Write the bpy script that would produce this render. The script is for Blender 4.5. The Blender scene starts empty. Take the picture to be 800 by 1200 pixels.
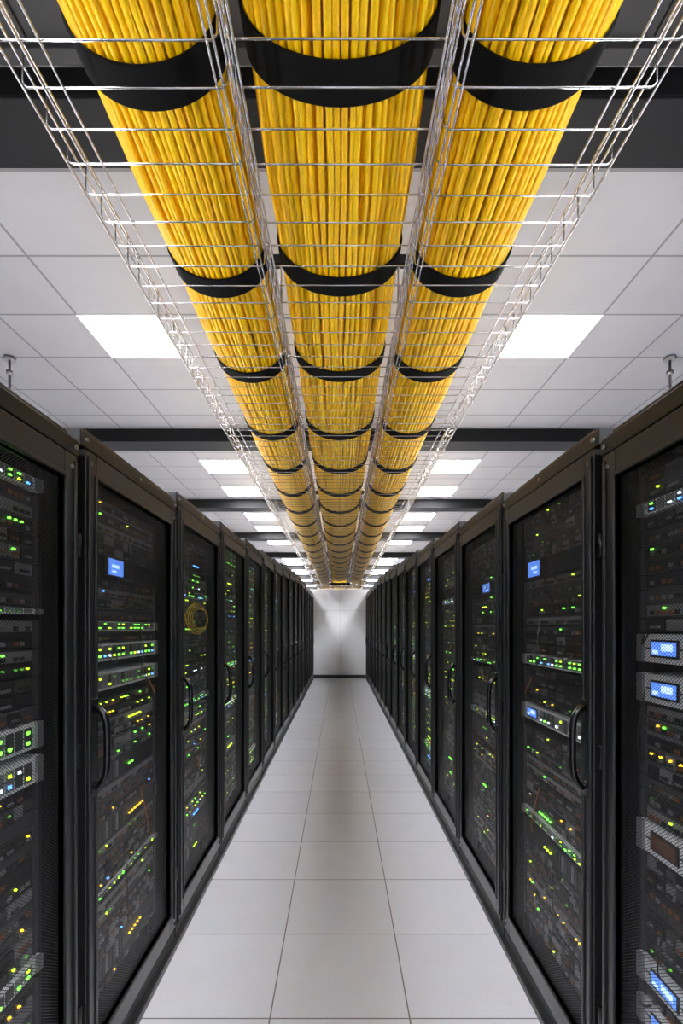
import bpy, math, random
import numpy as np
from mathutils import Vector
random.seed(7)
rng = np.random.default_rng(5)
scene = bpy.context.scene
COL = scene.collection
try:
    scene.view_settings.view_transform = 'Standard'
    scene.view_settings.look = 'None'
except Exception as e:
    print(e)

CAMZ = 1.68
CEIL = CAMZ + 2.34
AX = 0.87           # door front plane distance from aisle centre
WALL_Y = 16.75

# ------------------------------------------------------------------ materials
def new_mat(name):
    m = bpy.data.materials.new(name); m.use_nodes = True
    nt = m.node_tree
    b = nt.nodes.get('Principled BSDF')
    return m, nt, b

def simple(name, col, rough=0.5, metal=0.0, spec=0.5, noise=0.0, nscale=30, bump=0.0, coat=0.0):
    m, nt, b = new_mat(name)
    b.inputs['Base Color'].default_value = (*col, 1)
    b.inputs['Roughness'].default_value = rough
    b.inputs['Metallic'].default_value = metal
    b.inputs['Specular IOR Level'].default_value = spec
    b.inputs['Coat Weight'].default_value = coat
    if noise or bump:
        g = nt.nodes.new('ShaderNodeNewGeometry')
        n = nt.nodes.new('ShaderNodeTexNoise'); n.inputs['Scale'].default_value = nscale
        n.inputs['Detail'].default_value = 4
        nt.links.new(g.outputs['Position'], n.inputs['Vector'])
        if noise:
            r = nt.nodes.new('ShaderNodeMapRange')
            r.inputs['To Min'].default_value = 1 - noise; r.inputs['To Max'].default_value = 1 + noise
            nt.links.new(n.outputs['Fac'], r.inputs['Value'])
            mx = nt.nodes.new('ShaderNodeMix'); mx.data_type = 'RGBA'; mx.blend_type = 'MULTIPLY'
            mx.inputs['Factor'].default_value = 1
            mx.inputs[6].default_value = (*col, 1)
            nt.links.new(r.outputs[0], mx.inputs[7])
            nt.links.new(mx.outputs[2], b.inputs['Base Color'])
        if bump:
            bp = nt.nodes.new('ShaderNodeBump'); bp.inputs['Strength'].default_value = bump
            bp.inputs['Distance'].default_value = 0.002
            nt.links.new(n.outputs['Fac'], bp.inputs['Height'])
            nt.links.new(bp.outputs[0], b.inputs['Normal'])
    return m

def emis(name, col, s):
    m, nt, b = new_mat(name)
    b.inputs['Base Color'].default_value = (*col, 1)
    b.inputs['Emission Color'].default_value = (*col, 1)
    b.inputs['Emission Strength'].default_value = s
    return m

def mth(nt, op, a, b=None, c=None):
    n = nt.nodes.new('ShaderNodeMath'); n.operation = op
    for i, v in enumerate((a, b, c)):
        if v is None: continue
        if isinstance(v, (int, float)): n.inputs[i].default_value = v
        else: nt.links.new(v, n.inputs[i])
    return n.outputs[0]

def grid_mask(nt, coord, period, offset, half):
    """1 on the line, 0 elsewhere"""
    t = mth(nt, 'SUBTRACT', coord, offset)
    p = mth(nt, 'PINGPONG', t, period / 2)      # 0 at lines, period/2 mid-tile
    return mth(nt, 'LESS_THAN', p, half)

def tiled(name, col, linecol, px, ox, py, oy, half, rough, absx=False, noise=0.04, nscale=3, coat=0.0, fine=0.03, bump=0.15, finescale=180):
    m, nt, b = new_mat(name)
    g = nt.nodes.new('ShaderNodeNewGeometry')
    s = nt.nodes.new('ShaderNodeSeparateXYZ'); nt.links.new(g.outputs['Position'], s.inputs[0])
    X = s.outputs[0]
    if absx: X = mth(nt, 'ABSOLUTE', X)
    a = grid_mask(nt, X, px, ox, half); c = grid_mask(nt, s.outputs[1], py, oy, half)
    line = mth(nt, 'MAXIMUM', a, c)
    # per-tile tone
    tx = mth(nt, 'FLOOR', mth(nt, 'DIVIDE', mth(nt, 'SUBTRACT', X, ox), px))
    ty = mth(nt, 'FLOOR', mth(nt, 'DIVIDE', mth(nt, 'SUBTRACT', s.outputs[1], oy), py))
    cb = nt.nodes.new('ShaderNodeCombineXYZ'); nt.links.new(tx, cb.inputs[0]); nt.links.new(ty, cb.inputs[1])
    wn = nt.nodes.new('ShaderNodeTexWhiteNoise'); nt.links.new(cb.outputs[0], wn.inputs['Vector'])
    n = nt.nodes.new('ShaderNodeTexNoise'); n.inputs['Scale'].default_value = nscale; n.inputs['Detail'].default_value = 5
    nt.links.new(g.outputs['Position'], n.inputs['Vector'])
    n2 = nt.nodes.new('ShaderNodeTexNoise'); n2.inputs['Scale'].default_value = finescale; n2.inputs['Detail'].default_value = 3
    nt.links.new(g.outputs['Position'], n2.inputs['Vector'])
    v = mth(nt, 'ADD', 1 - noise - fine - noise / 2, mth(nt, 'MULTIPLY', n.outputs['Fac'], noise * 2))
    v = mth(nt, 'ADD', v, mth(nt, 'MULTIPLY', n2.outputs['Fac'], fine * 2))
    v = mth(nt, 'ADD', v, mth(nt, 'MULTIPLY', wn.outputs['Value'], noise))
    mx = nt.nodes.new('ShaderNodeMix'); mx.data_type = 'RGBA'; mx.blend_type = 'MULTIPLY'
    mx.inputs['Factor'].default_value = 1; mx.inputs[6].default_value = (*col, 1)
    nt.links.new(v, mx.inputs[7])
    m2 = nt.nodes.new('ShaderNodeMix'); m2.data_type = 'RGBA'
    nt.links.new(line, m2.inputs['Factor']); nt.links.new(mx.outputs[2], m2.inputs[6])
    m2.inputs[7].default_value = (*linecol, 1)
    nt.links.new(m2.outputs[2], b.inputs['Base Color'])
    b.inputs['Roughness'].default_value = rough
    b.inputs['Coat Weight'].default_value = coat; b.inputs['Coat Roughness'].default_value = 0.18
    h = mth(nt, 'SUBTRACT', mth(nt, 'MULTIPLY', n2.outputs['Fac'], 0.3), line)
    bp = nt.nodes.new('ShaderNodeBump'); bp.inputs['Strength'].default_value = bump; bp.inputs['Distance'].default_value = 0.002
    nt.links.new(h, bp.inputs['Height']); nt.links.new(bp.outputs[0], b.inputs['Normal'])
    return m

M_floor = tiled('floor_tile_mat', (0.72, 0.725, 0.80), (0.17, 0.165, 0.17), 0.6, 0.3, 0.6, 0.38, 0.0032, 0.30, noise=0.06, coat=0.35, bump=0.06, nscale=5, fine=0.07, finescale=60)
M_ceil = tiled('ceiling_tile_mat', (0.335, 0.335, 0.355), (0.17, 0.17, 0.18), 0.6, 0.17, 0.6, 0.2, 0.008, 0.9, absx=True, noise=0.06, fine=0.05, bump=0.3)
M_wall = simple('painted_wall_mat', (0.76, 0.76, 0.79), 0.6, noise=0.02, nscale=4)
M_seam = simple('wall_seam_mat', (0.45, 0.45, 0.46), 0.7)
M_dark = simple('dark_steel_mat', (0.005, 0.005, 0.006), 0.6, spec=0.2, noise=0.15, nscale=12)
M_soffit = simple('dark_duct_mat', (0.022, 0.022, 0.024), 0.55, spec=0.3, noise=0.15, nscale=6)
M_base = simple('baseboard_mat', (0.03, 0.03, 0.033), 0.5)
M_rack = simple('rack_black_paint', (0.008, 0.008, 0.0095), 0.36, spec=0.32, noise=0.1, nscale=9, bump=0.05)
M_rack2 = simple('rack_frame_paint', (0.012, 0.012, 0.014), 0.32, spec=0.45, noise=0.1, nscale=9)
M_bolt = simple('bolt_steel', (0.25, 0.25, 0.26), 0.3, 1.0)
M_inner = simple('rack_interior_mat', (0.004, 0.004, 0.005), 0.7)
M_handle = simple('handle_plastic', (0.005, 0.005, 0.006), 0.25)
M_wire = simple('galvanised_wire', (0.50, 0.50, 0.52), 0.27, 1.0)
M_strap = simple('velcro_strap_mat', (0.003, 0.003, 0.0035), 0.85, spec=0.15, noise=0.3, nscale=200, bump=0.4)
M_panel = emis('light_panel_mat', (0.95, 0.97, 1.0), 86.0)
M_roof_fill = emis('added_roof_fill_mat', (1.0, 0.98, 0.97), 56.0)  # emitter of the added fill strips on the cabinet roofs
M_wall_fill = emis('added_wall_fill_mat', (0.97, 0.98, 1.0), 150.0)  # emitter of the added fill light for the end wall
M_trim = simple('light_trim_mat', (0.75, 0.75, 0.76), 0.4)

# cable
M_cable, nt, b = new_mat('yellow_cable_mat')
g = nt.nodes.new('ShaderNodeNewGeometry')
cr = nt.nodes.new('ShaderNodeValToRGB')
cr.color_ramp.elements[0].color = (1.0, 0.55, 0.0005, 1)
cr.color_ramp.elements[1].color = (1.0, 0.62, 0.001, 1)
e = cr.color_ramp.elements.new(0.4); e.color = (1.0, 0.585, 0.0005, 1)
nt.links.new(g.outputs['Random Per Island'], cr.inputs[0])
nt.links.new(cr.outputs[0], b.inputs['Base Color'])
b.inputs['Roughness'].default_value = 0.36
b.inputs['Specular IOR Level'].default_value = 0.30
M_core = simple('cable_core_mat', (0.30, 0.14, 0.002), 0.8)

# perforated door: diamond wire lattice with real openings
M_perf, nt, b = new_mat('perforated_steel_mat')
b.inputs['Base Color'].default_value = (0.03, 0.03, 0.033, 1); b.inputs['Roughness'].default_value = 0.35
b.inputs['Metallic'].default_value = 0.3
g = nt.nodes.new('ShaderNodeNewGeometry')
s = nt.nodes.new('ShaderNodeSeparateXYZ'); nt.links.new(g.outputs['Position'], s.inputs[0])
P = 0.013
u = mth(nt, 'ADD', s.outputs[1], mth(nt, 'MULTIPLY', s.outputs[2], 1.35))
v = mth(nt, 'SUBTRACT', s.outputs[1], mth(nt, 'MULTIPLY', s.outputs[2], 1.35))
a = grid_mask(nt, u, P, 0.0, P * 0.105); c = grid_mask(nt, v, P, 0.0, P * 0.105)
line = mth(nt, 'MAXIMUM', a, c)
tr = nt.nodes.new('ShaderNodeBsdfTransparent')
ms = nt.nodes.new('ShaderNodeMixShader')
nt.links.new(line, ms.inputs[0]); nt.links.new(tr.outputs[0], ms.inputs[1]); nt.links.new(b.outputs[0], ms.inputs[2])
nt.links.new(ms.outputs[0], nt.nodes['Material Output'].inputs['Surface'])

# server materials (index order)
SM = [simple('server_black', (0.016, 0.016, 0.020), 0.4),
      simple('server_charcoal', (0.065, 0.065, 0.073), 0.4),
      simple('server_grey', (0.27, 0.27, 0.29), 0.35, 0.3),
      simple('server_silver', (0.84, 0.87, 0.92), 0.35, 0.1),
      simple('server_copper', (0.30, 0.12, 0.045), 0.4, 0.4),
      emis('led_green', (0.18, 1.0, 0.06), 4.5),
      emis('led_lime', (0.62, 1.0, 0.03), 3.2),
      emis('led_amber', (1.0, 0.62, 0.03), 2.7),
      emis('led_blue', (0.10, 0.34, 1.0), 3.8),
      emis('led_white', (0.75, 0.9, 1.0), 3.8),
      emis('led_teal', (0.1, 0.8, 0.5), 1.6),
      emis('led_dim_green', (0.15, 0.6, 0.06), 0.8),
      emis('screen_blue', (0.12, 0.29, 0.95), 1.25),
      emis('screen_pale', (0.55, 0.78, 1.0), 1.5),
      simple('screen_brown', (0.16, 0.07, 0.04), 0.15)]
BLK, CHR, GRY, SIL, COP, LG, LL, LA, LB, LW, LR, LD, SB, SP, SBR = range(15)

# ------------------------------------------------------------------ geometry helpers
class MB:
    def __init__(s): s.v = []; s.f = []; s.m = []; s.sm = []
    def box(s, x0, x1, y0, y1, z0, z1, mi=0):
        if x0 > x1: x0, x1 = x1, x0
        n = len(s.v)
        s.v += [(x0,y0,z0),(x1,y0,z0),(x1,y1,z0),(x0,y1,z0),(x0,y0,z1),(x1,y0,z1),(x1,y1,z1),(x0,y1,z1)]
        s.f += [(n,n+3,n+2,n+1),(n+4,n+5,n+6,n+7),(n,n+1,n+5,n+4),(n+1,n+2,n+6,n+5),(n+2,n+3,n+7,n+6),(n+3,n,n+4,n+7)]
        s.m += [mi]*6; s.sm += [False]*6
    def tube(s, pts, r, sides=8, mi=0, cap=True, closed=False):
        pts = [Vector(p) for p in pts]; n0 = len(s.v); N = len(pts)
        for i, p in enumerate(pts):
            if closed: t = pts[(i+1)%N] - pts[i-1]
            elif i == 0: t = pts[1]-pts[0]
            elif i == N-1: t = pts[-1]-pts[-2]
            else: t = (pts[i+1]-pts[i]).normalized()+(pts[i]-pts[i-1]).normalized()
            t.normalize()
            up = Vector((0,1,0)) if abs(t.y) < 0.9 else Vector((0,0,1))
            a = t.cross(up).normalized(); b_ = a.cross(t).normalized()
            for k in range(sides):
                th = 2*math.pi*k/sides
                s.v.append(tuple(p + a*(r*math.cos(th)) + b_*(r*math.sin(th))))
        segs = N if closed else N-1
        for i in range(segs):
            j = (i+1) % N
            for k in range(sides):
                k2 = (k+1) % sides
                s.f.append((n0+i*sides+k, n0+i*sides+k2, n0+j*sides+k2, n0+j*sides+k)); s.m.append(mi); s.sm.append(True)
        if cap and not closed:
            s.f.append(tuple(n0+k for k in range(sides))[::-1]); s.m.append(mi); s.sm.append(False)
            s.f.append(tuple(n0+(N-1)*sides+k for k in range(sides))); s.m.append(mi); s.sm.append(False)
    def obj(s, name, mats, bevel=0, parent=None):
        me = bpy.data.meshes.new(name); me.from_pydata(s.v, [], s.f)
        for m in mats: me.materials.append(m)
        me.polygons.foreach_set('material_index', s.m)
        me.polygons.foreach_set('use_smooth', s.sm)
        me.update()
        o = bpy.data.objects.new(name, me); COL.objects.link(o)
        if bevel:
            bm = o.modifiers.new('bevel', 'BEVEL'); bm.width = bevel; bm.segments = 2; bm.limit_method = 'ANGLE'
        if parent: o.parent = parent
        return o

def empty(name, loc=(0,0,0)):
    e = bpy.data.objects.new(name, None); COL.objects.link(e); e.empty_display_size = 0.1
    return e

def single_box(name, x0,x1,y0,y1,z0,z1, mat, bevel=0):
    m = MB(); m.box(x0,x1,y0,y1,z0,z1); return m.obj(name, [mat], bevel)

# ------------------------------------------------------------------ room shell
RW = 4.4; Y0 = -4.0; YF = 34.0
single_box('floor', -RW, RW, Y0, YF, -0.1, 0, M_floor)
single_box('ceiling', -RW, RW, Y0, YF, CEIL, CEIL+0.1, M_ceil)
single_box('wall_left', -RW-0.1, -RW, Y0, YF, 0, CEIL, M_wall)
single_box('wall_right', RW, RW+0.1, Y0, YF, 0, CEIL, M_wall)
single_box('wall_front', -RW, RW, Y0-0.1, Y0, 0, CEIL, M_wall)
single_box('wall_far', -RW, RW, YF, YF+0.1, 0, CEIL, M_wall)
w = MB(); w.box(-RW, RW, WALL_Y, WALL_Y+0.12, 0, 2.93)
for x in (-1.2, 0.02, 1.2): w.box(x-0.004, x+0.004, WALL_Y-0.003, WALL_Y, 0.1, 2.93, 1)
w.box(-RW, RW, WALL_Y-0.004, WALL_Y, 2.22, 2.228, 1)
w.obj('wall_back', [M_wall, M_seam])
single_box('baseboard_back', -0.86, 0.86, WALL_Y-0.02, WALL_Y-0.004, 0.0, 0.11, M_base)

# ceiling beams
def beam(y):
    m = MB()
    m.box(-RW, RW, y, y+0.26, CEIL-0.16, CEIL)
    m.box(-RW, RW, y-0.03, y+0.29, CEIL-0.165, CEIL-0.145)
    m.obj('ceiling_beam', [M_dark], 0.004)
for y in (2.12, 5.98, 9.28, 12.55, 15.85, 19.1, 22.4, 25.7, 29.0): beam(y)
m = MB(); m.box(-RW, RW, 0.75, 1.98, CEIL-0.10, CEIL)
for x in np.arange(-4.2, 4.3, 0.6): m.box(x-0.012, x+0.012, 0.75, 1.99, CEIL-0.112, CEIL-0.1)
m.box(-RW, RW, 1.94, 2.0, CEIL-0.13, CEIL-0.09)
m.obj('ceiling_duct', [M_soffit], 0.004)

# ceiling lights
ys = [-3.4, -1.9, -0.6, 3.8]
for k in range(8):
    ys += [7.1+3.3*k, 8.45+3.3*k]
for y in ys:
    if y > 32 or abs(y-15.05) < 0.1: continue
    for sx in (-1, 1):
        p = empty('ceiling_light')
        x0, x1 = sorted((sx*1.378, sx*1.962))
        m = MB(); m.box(x0, x1, y+0.008, y+0.592, CEIL-0.004, CEIL-0.001)
        m.obj('diffuser', [M_panel], parent=p)
        m = MB()
        m.box(x0-0.012, x0, y-0.004, y+0.604, CEIL-0.008, CEIL); m.box(x1, x1+0.012, y-0.004, y+0.604, CEIL-0.008, CEIL)
        m.box(x0, x1, y-0.004, y+0.008, CEIL-0.008, CEIL); m.box(x0, x1, y+0.592, y+0.604, CEIL-0.008, CEIL)
        m.obj('frame', [M_trim], parent=p)

# ceiling hanger rods behind the racks
for sx in (-1, 1):
    m = MB(); x = sx*2.86; y = 4.4
    m.tube([(x,y,CEIL),(x,y,CEIL-0.75)], 0.011, 8)
    m.tube([(x,y,CEIL),(x,y,CEIL-0.03)], 0.05, 12)
    m.tube([(x,y,CEIL-0.12),(x,y,CEIL-0.16)], 0.028, 8)
    m.box(x-0.06,x+0.06,y-0.02,y+0.02,CEIL-0.78,CEIL-0.74)
    m.obj('hanger_rod', [M_bolt])

# ------------------------------------------------------------------ cable bundles
ZT = CAMZ + 1.285          # tray wire level
strap_y = [0.45, 1.165, 1.89, 2.59, 3.42, 4.2, 4.95]
while strap_y[-1] < 19: strap_y.append(strap_y[-1] + 0.76)
YB0, YB1 = -1.6, 20.0
ysamp = np.concatenate([np.arange(YB0, 0.5, 0.2), np.arange(0.5, 5.0, 0.06), np.arange(5.0, 9.0, 0.15), np.arange(9.0, YB1+0.01, 0.4)])
sy = np.array([-1.0, -0.3] + strap_y)
dist = np.min(np.abs(ysamp[:, None] - (sy[None, :]+0.05)), axis=1)
loose = np.clip(dist/0.36, 0, 1)**0.8

def catnoise(step):
    n = int((YB1-YB0)/step)+4
    c = rng.normal(0, 1, n); t = (ysamp-YB0)/step; i = t.astype(int); f = t-i
    f = f*f*(3-2*f); return c[i]*(1-f)+c[i+1]*f

def bundle(cx, a, b):
    par = empty('cable_bundle')
    cz = ZT + 0.014 + b
    R = 0.0100; S = 10
    V = []; F = []
    base = 0
    Np = len(ysamp)
    per = math.pi*(3*(a+b)-math.sqrt((3*a+b)*(a+3*b)))
    tt = np.linspace(0, 2*np.pi, 721); px = a*np.cos(tt); pz = b*np.sin(tt)
    al = np.concatenate([[0], np.cumsum(np.hypot(np.diff(px), np.diff(pz)))])
    cs = np.cos(np.arange(S)*2*np.pi/S); sn = np.sin(np.arange(S)*2*np.pi/S)
    for layer, (inset, cnt) in enumerate(((R, int(per/0.0220)), (R*2.6, int(per/0.0235)), (R*4.0, int(per/0.028)))):
        for i in range(cnt):
            L = ((i + rng.uniform(-0.10, 0.10))/cnt) * al[-1]
            swim = (catnoise(0.6)*0.0040 + catnoise(0.3)*0.0006)*(0.25+loose)
            Ls = (L + swim) % al[-1]
            th = np.interp(Ls, al, tt)
            ins = inset + np.clip(catnoise(0.45)*0.0022*(0.2+loose), -0.005, 0.007) - 0.006*loose + 0.004
            x = cx + (a-ins)*np.cos(th); z = cz + (b-ins)*np.sin(th)
            r = R*rng.uniform(0.94, 1.04)
            vx = x[:, None] + r*cs[None, :]; vz = z[:, None] + r*sn[None, :]
            vy = np.repeat(ysamp[:, None], S, 1)
            V.append(np.stack([vx, vy, vz], -1).reshape(-1, 3))
            ii = np.arange(Np-1)[:, None]*S; k = np.arange(S)[None, :]; k2 = (k+1) % S
            q = np.stack([ii+k, ii+S+k, ii+S+k2, ii+k2], -1).reshape(-1, 4) + base
            F.append(q); base += Np*S
    V = np.concatenate(V); F = np.concatenate(F)
    me = bpy.data.meshes.new('cables')
    me.vertices.add(len(V)); me.vertices.foreach_set('co', V.ravel())
    me.loops.add(F.size); me.loops.foreach_set('vertex_index', F.ravel())
    me.polygons.add(len(F)); me.polygons.foreach_set('loop_start', np.arange(len(F))*4)
    me.polygons.foreach_set('use_smooth', np.ones(len(F), dtype=bool))
    me.update(calc_edges=True); me.validate()
    me.materials.append(M_cable)
    o = bpy.data.objects.new('cables', me); COL.objects.link(o); o.parent = par
    # added inner core, keeps light from leaking through the bundle
    m = MB(); n = 24; k0 = 0
    for y in (YB0+0.01, YB1-0.01):
        for k in range(n):
            th = 2*math.pi*k/n; m.v.append((cx+(a-0.040)*math.cos(th), y, cz+(b-0.040)*math.sin(th)))
    for k in range(n):
        m.f.append((k, (k+1)%n, n+(k+1)%n, n+k)); m.m.append(0); m.sm.append(True)
    m.f.append(tuple(range(n))[::-1]); m.f.append(tuple(range(n, 2*n))); m.m += [0,0]; m.sm += [False, False]
    m.obj('core', [M_core], parent=par)
    # straps
    m = MB(); n = 64
    for y in [-1.0, -0.3] + strap_y:
        w_ = 0.104; off = random.uniform(-0.008, 0.008); ph = random.uniform(0, 6)
        prof = [(-0.001, 0), (0.0035, 0.0), (0.005, 0.004), (0.005, w_-0.004), (0.0035, w_), (-0.001, w_)]
        n0 = len(m.v)
        for k in range(n):
            th = 2*math.pi*k/n
            sk = 0.004*math.sin(th+ph)
            for (dr, dy) in prof:
                m.v.append((cx+(a+dr)*math.cos(th), y+off+dy+sk, cz+(b+dr)*math.sin(th)))
        q = len(prof)
        for k in range(n):
            k2 = (k+1) % n
            for j in range(q-1):
                m.f.append((n0+k*q+j, n0+k*q+j+1, n0+k2*q+j+1, n0+k2*q+j)); m.m.append(0); m.sm.append(False)
    m.obj('straps', [M_strap], parent=par)

bundle(0.0, 0.228, 0.147)
bundle(-0.462, 0.180, 0.142)
bundle(0.462, 0.180, 0.142)

# ------------------------------------------------------------------ wire basket trays
def tray(x0, x1, longs, name='cable_tray'):
    m = MB(); r = 0.0026; H = 0.11
    for i in range(int((YB1-YB0)/0.1)+1):
        y = YB0 + i*0.1 + 0.01
        jit = random.uniform(-0.002, 0.002)
        m.tube([(x0,y,ZT+H),(x0,y,ZT+0.012),(x0+0.012,y,ZT+jit),(x1-0.012,y,ZT+jit),(x1,y,ZT+0.012),(x1,y,ZT+H)], r, 6)
    def lw(x, z): m.tube([(x, y_, z) for y_ in (YB0, 4, 10, YB1)], r*1.15, 6)
    for x in (x0, x1):
        lw(x, ZT+H); lw(x, ZT+H/2)
    for x in longs: lw(x, ZT-0.006)
    m.obj(name, [M_wire])
tray(-0.252, 0.252, [-0.248, -0.232, 0.232, 0.248])
for sx in (-1, 1):
    x0, x1 = sorted((sx*0.268, sx*0.755))
    tray(x0, x1, [sx*v for v in (0.275, 0.29, 0.655, 0.70, 0.75)])
for y in (2.25, 6.11, 9.41, 12.68, 15.98, 19.2):
    p = empty('tray_hanger')
    m = MB(); m.box(-0.32, 0.32, y-0.02, y+0.02, ZT+0.315, ZT+0.355)
    m.obj('channel', [M_dark], 0.003, parent=p)
    m = MB()
    for x in (-0.26, 0.26): m.tube([(x, y, ZT+0.118), (x, y, CEIL-0.16)], 0.005, 8)
    m.obj('rods', [M_bolt], parent=p)

# added fill light under the tray, brightens and evens the end wall
p = empty('added_wall_fill')
m = MB(); m.box(-0.30, 0.30, 14.50, 14.60, ZT-0.07, ZT-0.012)
m.obj('fill_housing', [M_dark], 0.003, parent=p)
m = MB(); m.v = [(-0.28, 14.604, ZT-0.062), (0.28, 14.604, ZT-0.062), (0.28, 14.604, ZT-0.02), (-0.28, 14.604, ZT-0.02)]
m.f = [(3,2,1,0)]; m.m = [0]; m.sm = [False]
m.obj('lens', [M_wall_fill], parent=p)  # glowing face of the added fill

# ------------------------------------------------------------------ server racks
def rack_units(side, k, y0, top):
    """servers behind the door"""
    R = random.Random(1000*k + (1 if side < 0 else 2))
    m = MB(); U = 0.0445
    F = AX + 0.075                      # faces at this distance
    ya, yb = y0+0.115, y0+0.885
    def B(d0, d1, ya_, yb_, z0, z1, mi): m.box(side*d0, side*d1, ya_, yb_, z0, z1, mi)
    special = {}
    if side < 0 and k == -1: special = {1.31: ('sil', 0.085, LG), 1.205: ('sil', 0.085, LW), 0.62: ('sil', 0.05, LG), 1.72: ('sil', 0.022, LD)}
    if side < 0 and k == 0: special = {1.545: ('sil', 0.075, LG), 1.43: ('sil', 0.075, LD), 1.89: ('disp', 0.075, 0.30), 0.62: ('sil', 0.02, LL)}
    if side > 0 and k == -1: special = {1.575: ('sild', 0.09, LG), 1.455: ('sild', 0.09, LG), 1.0: ('silb', 0.095, LA), 0.60: ('sild', 0.08, LW), 0.47: ('sild', 0.08, LG)}
    if side > 0 and k == 0: special = {1.23: ('sild', 0.08, LW), 1.92: ('disp', 0.08, 0.72), 1.50: ('sil', 0.055, LG), 0.75: ('sil', 0.04, LD)}
    if side > 0 and k == 1: special = {1.90: ('disp', 0.06, 0.45), 1.1: ('sil', 0.04, LD), 1.45: ('sil', 0.03, LG)}
    if side < 0 and k == 1: special = {1.2: ('sil', 0.04, LG)}
    zs = sorted(special)
    z = 0.235
    zt = top - 0.20
    palette = [LG]*5 + [LL]*8 + [LA]*5 + [LB]*2 + [LW]*1 + [LD]*6
    def silver(z, h, kind, lc):
        B(F-0.012, F+0.3, ya, yb, z, z+h-0.006, SIL)
        B(F-0.020, F-0.010, ya, ya+0.03, z, z+h-0.006, GRY); B(F-0.020, F-0.010, yb-0.03, yb, z, z+h-0.006, GRY)
        B(F-0.014, F-0.011, ya+0.04, yb-0.04, z+h*0.44, z+h*0.49, CHR)
        yend = yb-0.05
        yy = ya+0.06
        if kind in ('sild', 'silb'):
            dy = yb-0.19
            q = SB if kind == 'sild' else SBR
            B(F-0.016, F-0.011, dy, dy+0.125, z+h*0.18, z+h*0.76, BLK)
            B(F-0.018, F-0.015, dy+0.008, dy+0.117, z+h*0.25, z+h*0.69, q)
            if kind == 'sild':
                B(F-0.019, F-0.017, dy+0.02, dy+0.07, z+h*0.4, z+h*0.62, SP)
                B(F-0.019, F-0.017, dy+0.085, dy+0.11, z+h*0.3, z+h*0.42, SP)
            yend = dy-0.03
        while yy < yend:
            B(F-0.014, F-0.011, yy-0.004, yy+0.030, z+h*0.12, z+h*0.80, CHR if R.random() < 0.35 else GRY)
            if R.random() < 0.7:
                mi = lc if R.random() < 0.6 else R.choice([LG, LL, LB, LW])
                m.box(side*(F-0.018), side*(F-0.013), yy+0.004, yy+0.016, z+h*0.22, z+h*0.33, mi)
            if R.random() < 0.35:
                m.box(side*(F-0.018), side*(F-0.013), yy+0.006, yy+0.016, z+h*0.58, z+h*0.68, R.choice([LG, LL, lc]))
            yy += 0.042
    while z < zt:
        nxt = [s_ for s_ in zs if s_ >= z-1e-4]
        if nxt and nxt[0] - z < U*1.02:
            s_ = nxt[0]; kind, h, arg = special[s_]; z = s_
            if kind == 'disp':
                B(F, F+0.3, ya, yb, z, z+h, BLK)
                yy = ya + arg*0.77
                B(F-0.014, F-0.002, yy-0.012, yy+0.142, z-0.006, z+h+0.004, CHR)
                B(F-0.018, F-0.013, yy, yy+0.13, z+0.004, z+h-0.006, SB)
                B(F-0.020, F-0.017, yy+0.02, yy+0.085, z+h*0.45, z+h*0.62, SP)
                B(F-0.020, F-0.017, yy+0.02, yy+0.06, z+h*0.2, z+h*0.3, SP)
            else: silver(z, h, kind, arg)
            z += h; zs.remove(s_); continue
        room = (nxt[0]-z) if nxt else 9
        t = R.random()
        h = U if (t < 0.5 or room < 2*U) else 2*U
        if R.random() < 0.045:                       # slim brushed-metal appliance
            silver(z, U, 'sil', R.choice([LW, LB, LG])); z += U; continue
        body = R.choice([BLK, BLK, CHR, CHR, GRY])
        B(F, F+0.3, ya, yb, z, z+h-0.004, body)
        B(F-0.006, F, ya, ya+0.022, z, z+h-0.004, CHR); B(F-0.006, F, yb-0.022, yb, z, z+h-0.004, CHR)
        kind = R.random()
        act = R.random()          # activity
        dens = 0.04 if act < 0.45 else (0.18 if act < 0.85 else 0.55)
        main = R.choice(palette)
        if kind < 0.45:            # drive sleds
            n = R.choice([8, 12, 16]); w_ = (yb-ya-0.07)/n
            for r_ in range(1 if h < 0.06 else 2):
                zz = z + 0.005 + r_*h*0.5; hh = (h-0.012) if h < 0.06 else h*0.5-0.010
                for i in range(n):
                    yy = ya+0.035+i*w_
                    B(F-0.008, F, yy+0.002, yy+w_-0.003, zz, zz+hh, R.choice([BLK, BLK, CHR, CHR, GRY]))
                    B(F-0.013, F-0.008, yy+w_*0.25, yy+w_*0.75, zz+hh*0.2, zz+hh*0.42, R.choice([GRY, GRY, BLK, BLK, COP]))
                    if R.random() < dens*0.8:
                        m.box(side*(F-0.014), side*(F-0.008), yy+w_*0.3, yy+w_*0.3+0.008, zz+hh*0.62, zz+hh*0.62+0.005, main if R.random() < 0.65 else R.choice(palette))
        elif kind < 0.85:           # port rows / switch
            n = 24; w_ = (yb-ya-0.09)/n
            for r_ in range(1 if h < 0.06 else 2):
                zz = z+0.006+r_*h*0.5
                B(F-0.004, F, ya+0.03, yb-0.03, zz-0.002, zz+0.03, R.choice([CHR, BLK, GRY]))
                for i in range(n):
                    yy = ya+0.05+i*w_
                    B(F-0.007, F-0.003, yy+0.003, yy+w_-0.006, zz+0.002, zz+0.014, R.choice([BLK, BLK, GRY, COP]))
                    if R.random() < dens*0.7:
                        m.box(side*(F-0.010), side*(F-0.003), yy+0.006, yy+0.014, zz+0.018, zz+0.023, main if R.random() < 0.6 else R.choice(palette))
        else:                       # bezel with vent slats and grouped leds
            for i in range(12):
                yy = ya+0.05+i*0.03
                B(F-0.005, F, yy, yy+0.02, z+0.008, z+h-0.014, GRY if i % 3 == 0 else CHR)
            c0 = ya+0.45
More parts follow.
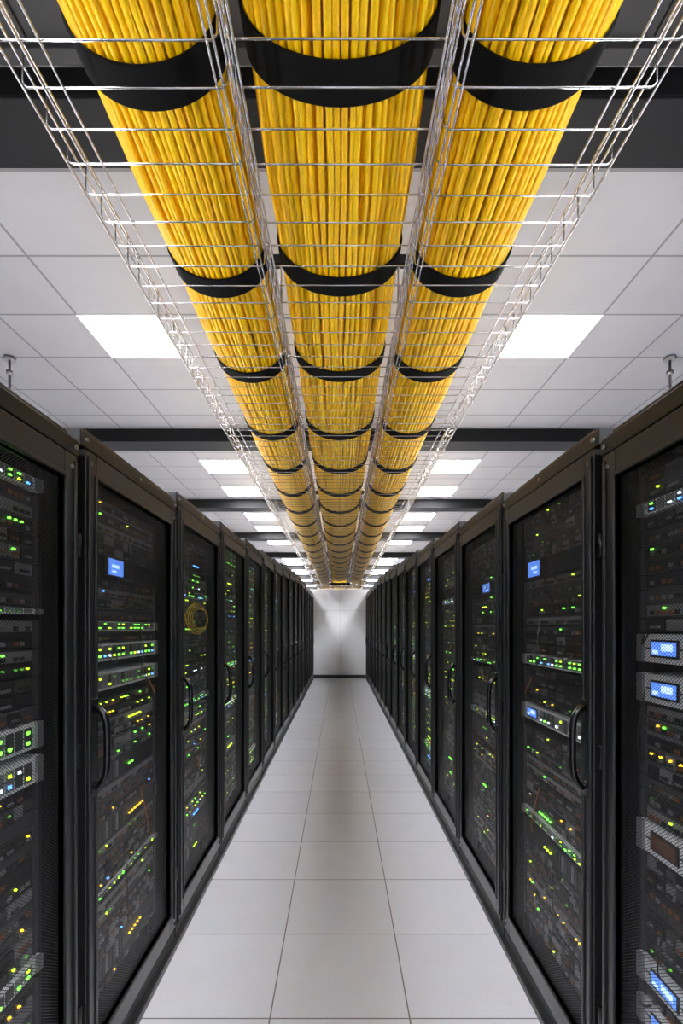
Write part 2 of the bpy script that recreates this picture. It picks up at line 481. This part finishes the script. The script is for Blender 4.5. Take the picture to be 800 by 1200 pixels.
            for i in range(R.randint(2, 6)):
                m.box(side*(F-0.008), side*(F-0.002), c0+i*0.03, c0+i*0.03+0.011, z+h*0.35, z+h*0.35+0.006, main)
        z += h
    return m

LEAD = [simple('lead_black', (0.02, 0.02, 0.02), 0.5), simple('lead_orange', (0.6, 0.2, 0.03), 0.5), simple('lead_grey', (0.12, 0.12, 0.13), 0.5)]

def make_rack(side, k):
    y0 = 1.70 + k*1.0
    yc = y0+0.5
    top = CAMZ + min(0.56 + 0.0487*(y0+0.55), 1.10)
    par = empty('server_rack')
    S = side
    y0g, y1g = y0+0.006, y0+0.994
    # carcass
    m = MB()
    def B(d0, d1, ya, yb, z0, z1, mi=0): m.box(S*d0, S*d1, ya, yb, z0, z1, mi)
    D0 = AX+0.03; D1 = AX+1.10
    B(D0, D1, y0g, y0g+0.03, 0.09, top-0.03, 0); B(D0, D1, y1g-0.03, y1g, 0.09, top-0.03, 0)   # sides
    B(D0, D1, y0g, y1g, top-0.05, top-0.02, 0)                                   # top
    B(D0, D1, y0g, y1g, 0.07, 0.11, 0)                                           # bottom
    B(D1-0.03, D1, y0g, y1g, 0.09, top-0.03, 1)                                  # back
    B(D0-0.005, D0+0.05, y0g, y0g+0.055, 0.08, top-0.02, 0)                      # front posts
    B(D0-0.005, D0+0.05, y1g-0.055, y1g, 0.08, top-0.02, 0)
    B(AX+0.0, D0+0.04, y0g, y1g, top-0.055, top, 0)                              # header cap
    B(AX+0.012, AX+0.10, y0g+0.05, y1g-0.05, top, top+0.018, 0)                   # cap ridge
    B(AX+0.005, D1, y0g, y1g, 0.0, 0.075, 0)                                     # plinth
    B(AX-0.022, AX+0.02, y0+0.0, y0+1.0, 0.0, 0.035, 0)                          # floor kick strip
    B(AX+0.072, AX+0.10, y0+0.095, y0+0.113, 0.12, top-0.1, 0); B(AX+0.072, AX+0.10, y0+0.887, y0+0.905, 0.12, top-0.1, 0)
    B(AX+0.11, AX+0.12, y0g+0.03, y0+0.115, 0.11, top-0.05, 1); B(AX+0.11, AX+0.12, y0+0.885, y1g-0.03, 0.11, top-0.05, 1)
    B(AX+0.40, AX+0.42, y0+0.1, y0+0.9, 0.11, top-0.05, 1)
    m.obj('cabinet', [M_rack, M_inner], 0.004, par)
    # door frame
    m = MB()
    zb, zt_ = 0.105, top-0.062
    da, db = y0g+0.022, y1g-0.022
    sw = 0.078; tr_ = 0.085; br = 0.095
    B(AX-0.006, AX+0.026, da, da+sw, zb, zt_); B(AX-0.006, AX+0.026, db-sw, db, zb, zt_)
    B(AX-0.006, AX+0.026, da+sw, db-sw, zt_-tr_, zt_); B(AX-0.006, AX+0.026, da+sw, db-sw, zb, zb+br)
    l = 0.014
    B(AX-0.014, AX-0.004, da+0.012, da+0.026, zb+0.02, zt_-0.02); B(AX-0.014, AX-0.004, db-0.026, db-0.012, zb+0.02, zt_-0.02)
    B(AX-0.012, AX+0.02, da+sw-l, da+sw, zb+br-l, zt_-tr_+l); B(AX-0.012, AX+0.02, db-sw, db-sw+l, zb+br-l, zt_-tr_+l)
    B(AX-0.012, AX+0.02, da+sw, db-sw, zt_-tr_, zt_-tr_+l); B(AX-0.012, AX+0.02, da+sw, db-sw, zb+br-l, zb+br)
    m.obj('door_frame', [M_rack2], 0.003, par)
    # perforated panel
    m = MB(); n0 = 0; x = S*(AX+0.012)
    m.v = [(x, da+sw, zb+br), (x, db-sw, zb+br), (x, db-sw, zt_-tr_), (x, da+sw, zt_-tr_)]
    m.f = [(0,1,2,3)]; m.m = [0]; m.sm = [False]
    m.obj('perforated_panel', [M_perf], parent=par)
    # handle + hinges + bolts
    m = MB()
    hy = da+0.050; x0 = AX-0.006
    m.box(S*(x0-0.008), S*x0, hy-0.026, hy+0.026, 1.09, 1.43)
    pts = []
    zc = 1.26; hh = 0.145
    for i in range(13):
        t = -1+2*i/12
        pts.append((S*(x0-0.012-0.038*(1-abs(t)**5)), hy, zc+hh*t))
    m.tube(pts, 0.0125, 10)
    m.tube([(S*(x0-0.016), hy, 1.128), (S*(x0), hy, 1.128)], 0.013, 12)
    for hz in (0.38, 1.25, top-0.35):
        m.tube([(S*(AX-0.004), db+0.012, hz-0.04), (S*(AX-0.004), db+0.012, hz+0.04)], 0.010, 8)
    m.obj('handle', [M_handle], 0.003, par)
    m = MB()
    for (yy, zz) in [(da+0.035, zt_-0.04), (db-0.035, zt_-0.04), (da+0.035, zb+0.05), (db-0.035, zb+0.05), (y0g+0.03, top-0.03), (y1g-0.03, top-0.03), (yc, top-0.03)]:
        m.tube([(S*(AX-0.011), yy, zz), (S*(AX+0.002), yy, zz)], 0.008, 8)
    m.obj('bolts', [M_bolt], parent=par)
    rack_units(side, k, y0, top).obj('servers', SM, parent=par)
    # added fill strip hidden on the cabinet roof, brightens the overhead cabling
    m = MB()
    B2 = lambda d0, d1, ya, yb, z0, z1, mi: m.box(S*d0, S*d1, ya, yb, z0, z1, mi)
    B2(AX+0.45, AX+0.53, y0+0.05, y0+0.95, top-0.02, top+0.03, 0)
    B2(AX+0.46, AX+0.52, y0+0.06, y0+0.94, top+0.03, top+0.034, 1)
    m.obj('added_roof_fill', [M_rack, M_roof_fill], parent=par)
    # patch leads inside near racks
    R = random.Random(55*k+side)
    if k <= 5:
        m = MB()
        for i in range(14):
            za = R.uniform(0.4, top-0.4); zb_ = za+R.uniform(-0.25, 0.25); ya = y0+R.uniform(0.14, 0.86); yb = ya+R.uniform(-0.12, 0.12)
            yb = min(max(yb, y0+0.13), y0+0.87); zb_ = min(max(zb_, 0.3), top-0.3)
            pts = []
            for j in range(10):
                t = j/9; sag = math.sin(math.pi*t)
                pts.append((S*(AX+0.062-0.018*sag), ya+(yb-ya)*t, za+(zb_-za)*t-0.04*sag))
            m.tube(pts, 0.0028, 6, R.choice([0, 0, 1, 2]))
        m.obj('patch_leads', LEAD, parent=par)
    if side < 0 and k == 1:
        m = MB()
        for j in range(4):
            r_ = 0.078+0.010*j; pts = []
            for i in range(32):
                th = 2*math.pi*i/32
                pts.append((S*(AX+0.024+0.007*j), y0+0.56+r_*2.3*math.cos(th), 1.735+r_*0.85*math.sin(th)+0.006*math.sin(3*th+j)))
            m.tube(pts, 0.0040, 6, 0, closed=True)
        m.obj('cable_coil', [simple('coil_yellow', (1.0, 0.62, 0.01), 0.35)], parent=par)

for side in (-1, 1):
    for k in range(-3, 15):
        make_rack(side, k)

# ------------------------------------------------------------------ world, camera
wd = bpy.data.worlds.new('world'); scene.world = wd; wd.use_nodes = True
wd.node_tree.nodes['Background'].inputs[0].default_value = (0.8, 0.8, 0.82, 1)
wd.node_tree.nodes['Background'].inputs[1].default_value = 0.3

cd = bpy.data.cameras.new('camera'); cam = bpy.data.objects.new('camera', cd); COL.objects.link(cam)
cam.location = (0, 0, CAMZ); cam.rotation_euler = (math.radians(90), 0, 0)
cd.sensor_fit = 'AUTO'; cd.sensor_width = 36; cd.lens = 595/1200*36
cd.shift_y = 135/1200; cd.shift_x = 2/1200
cd.clip_start = 0.02; cd.clip_end = 100
scene.camera = cam
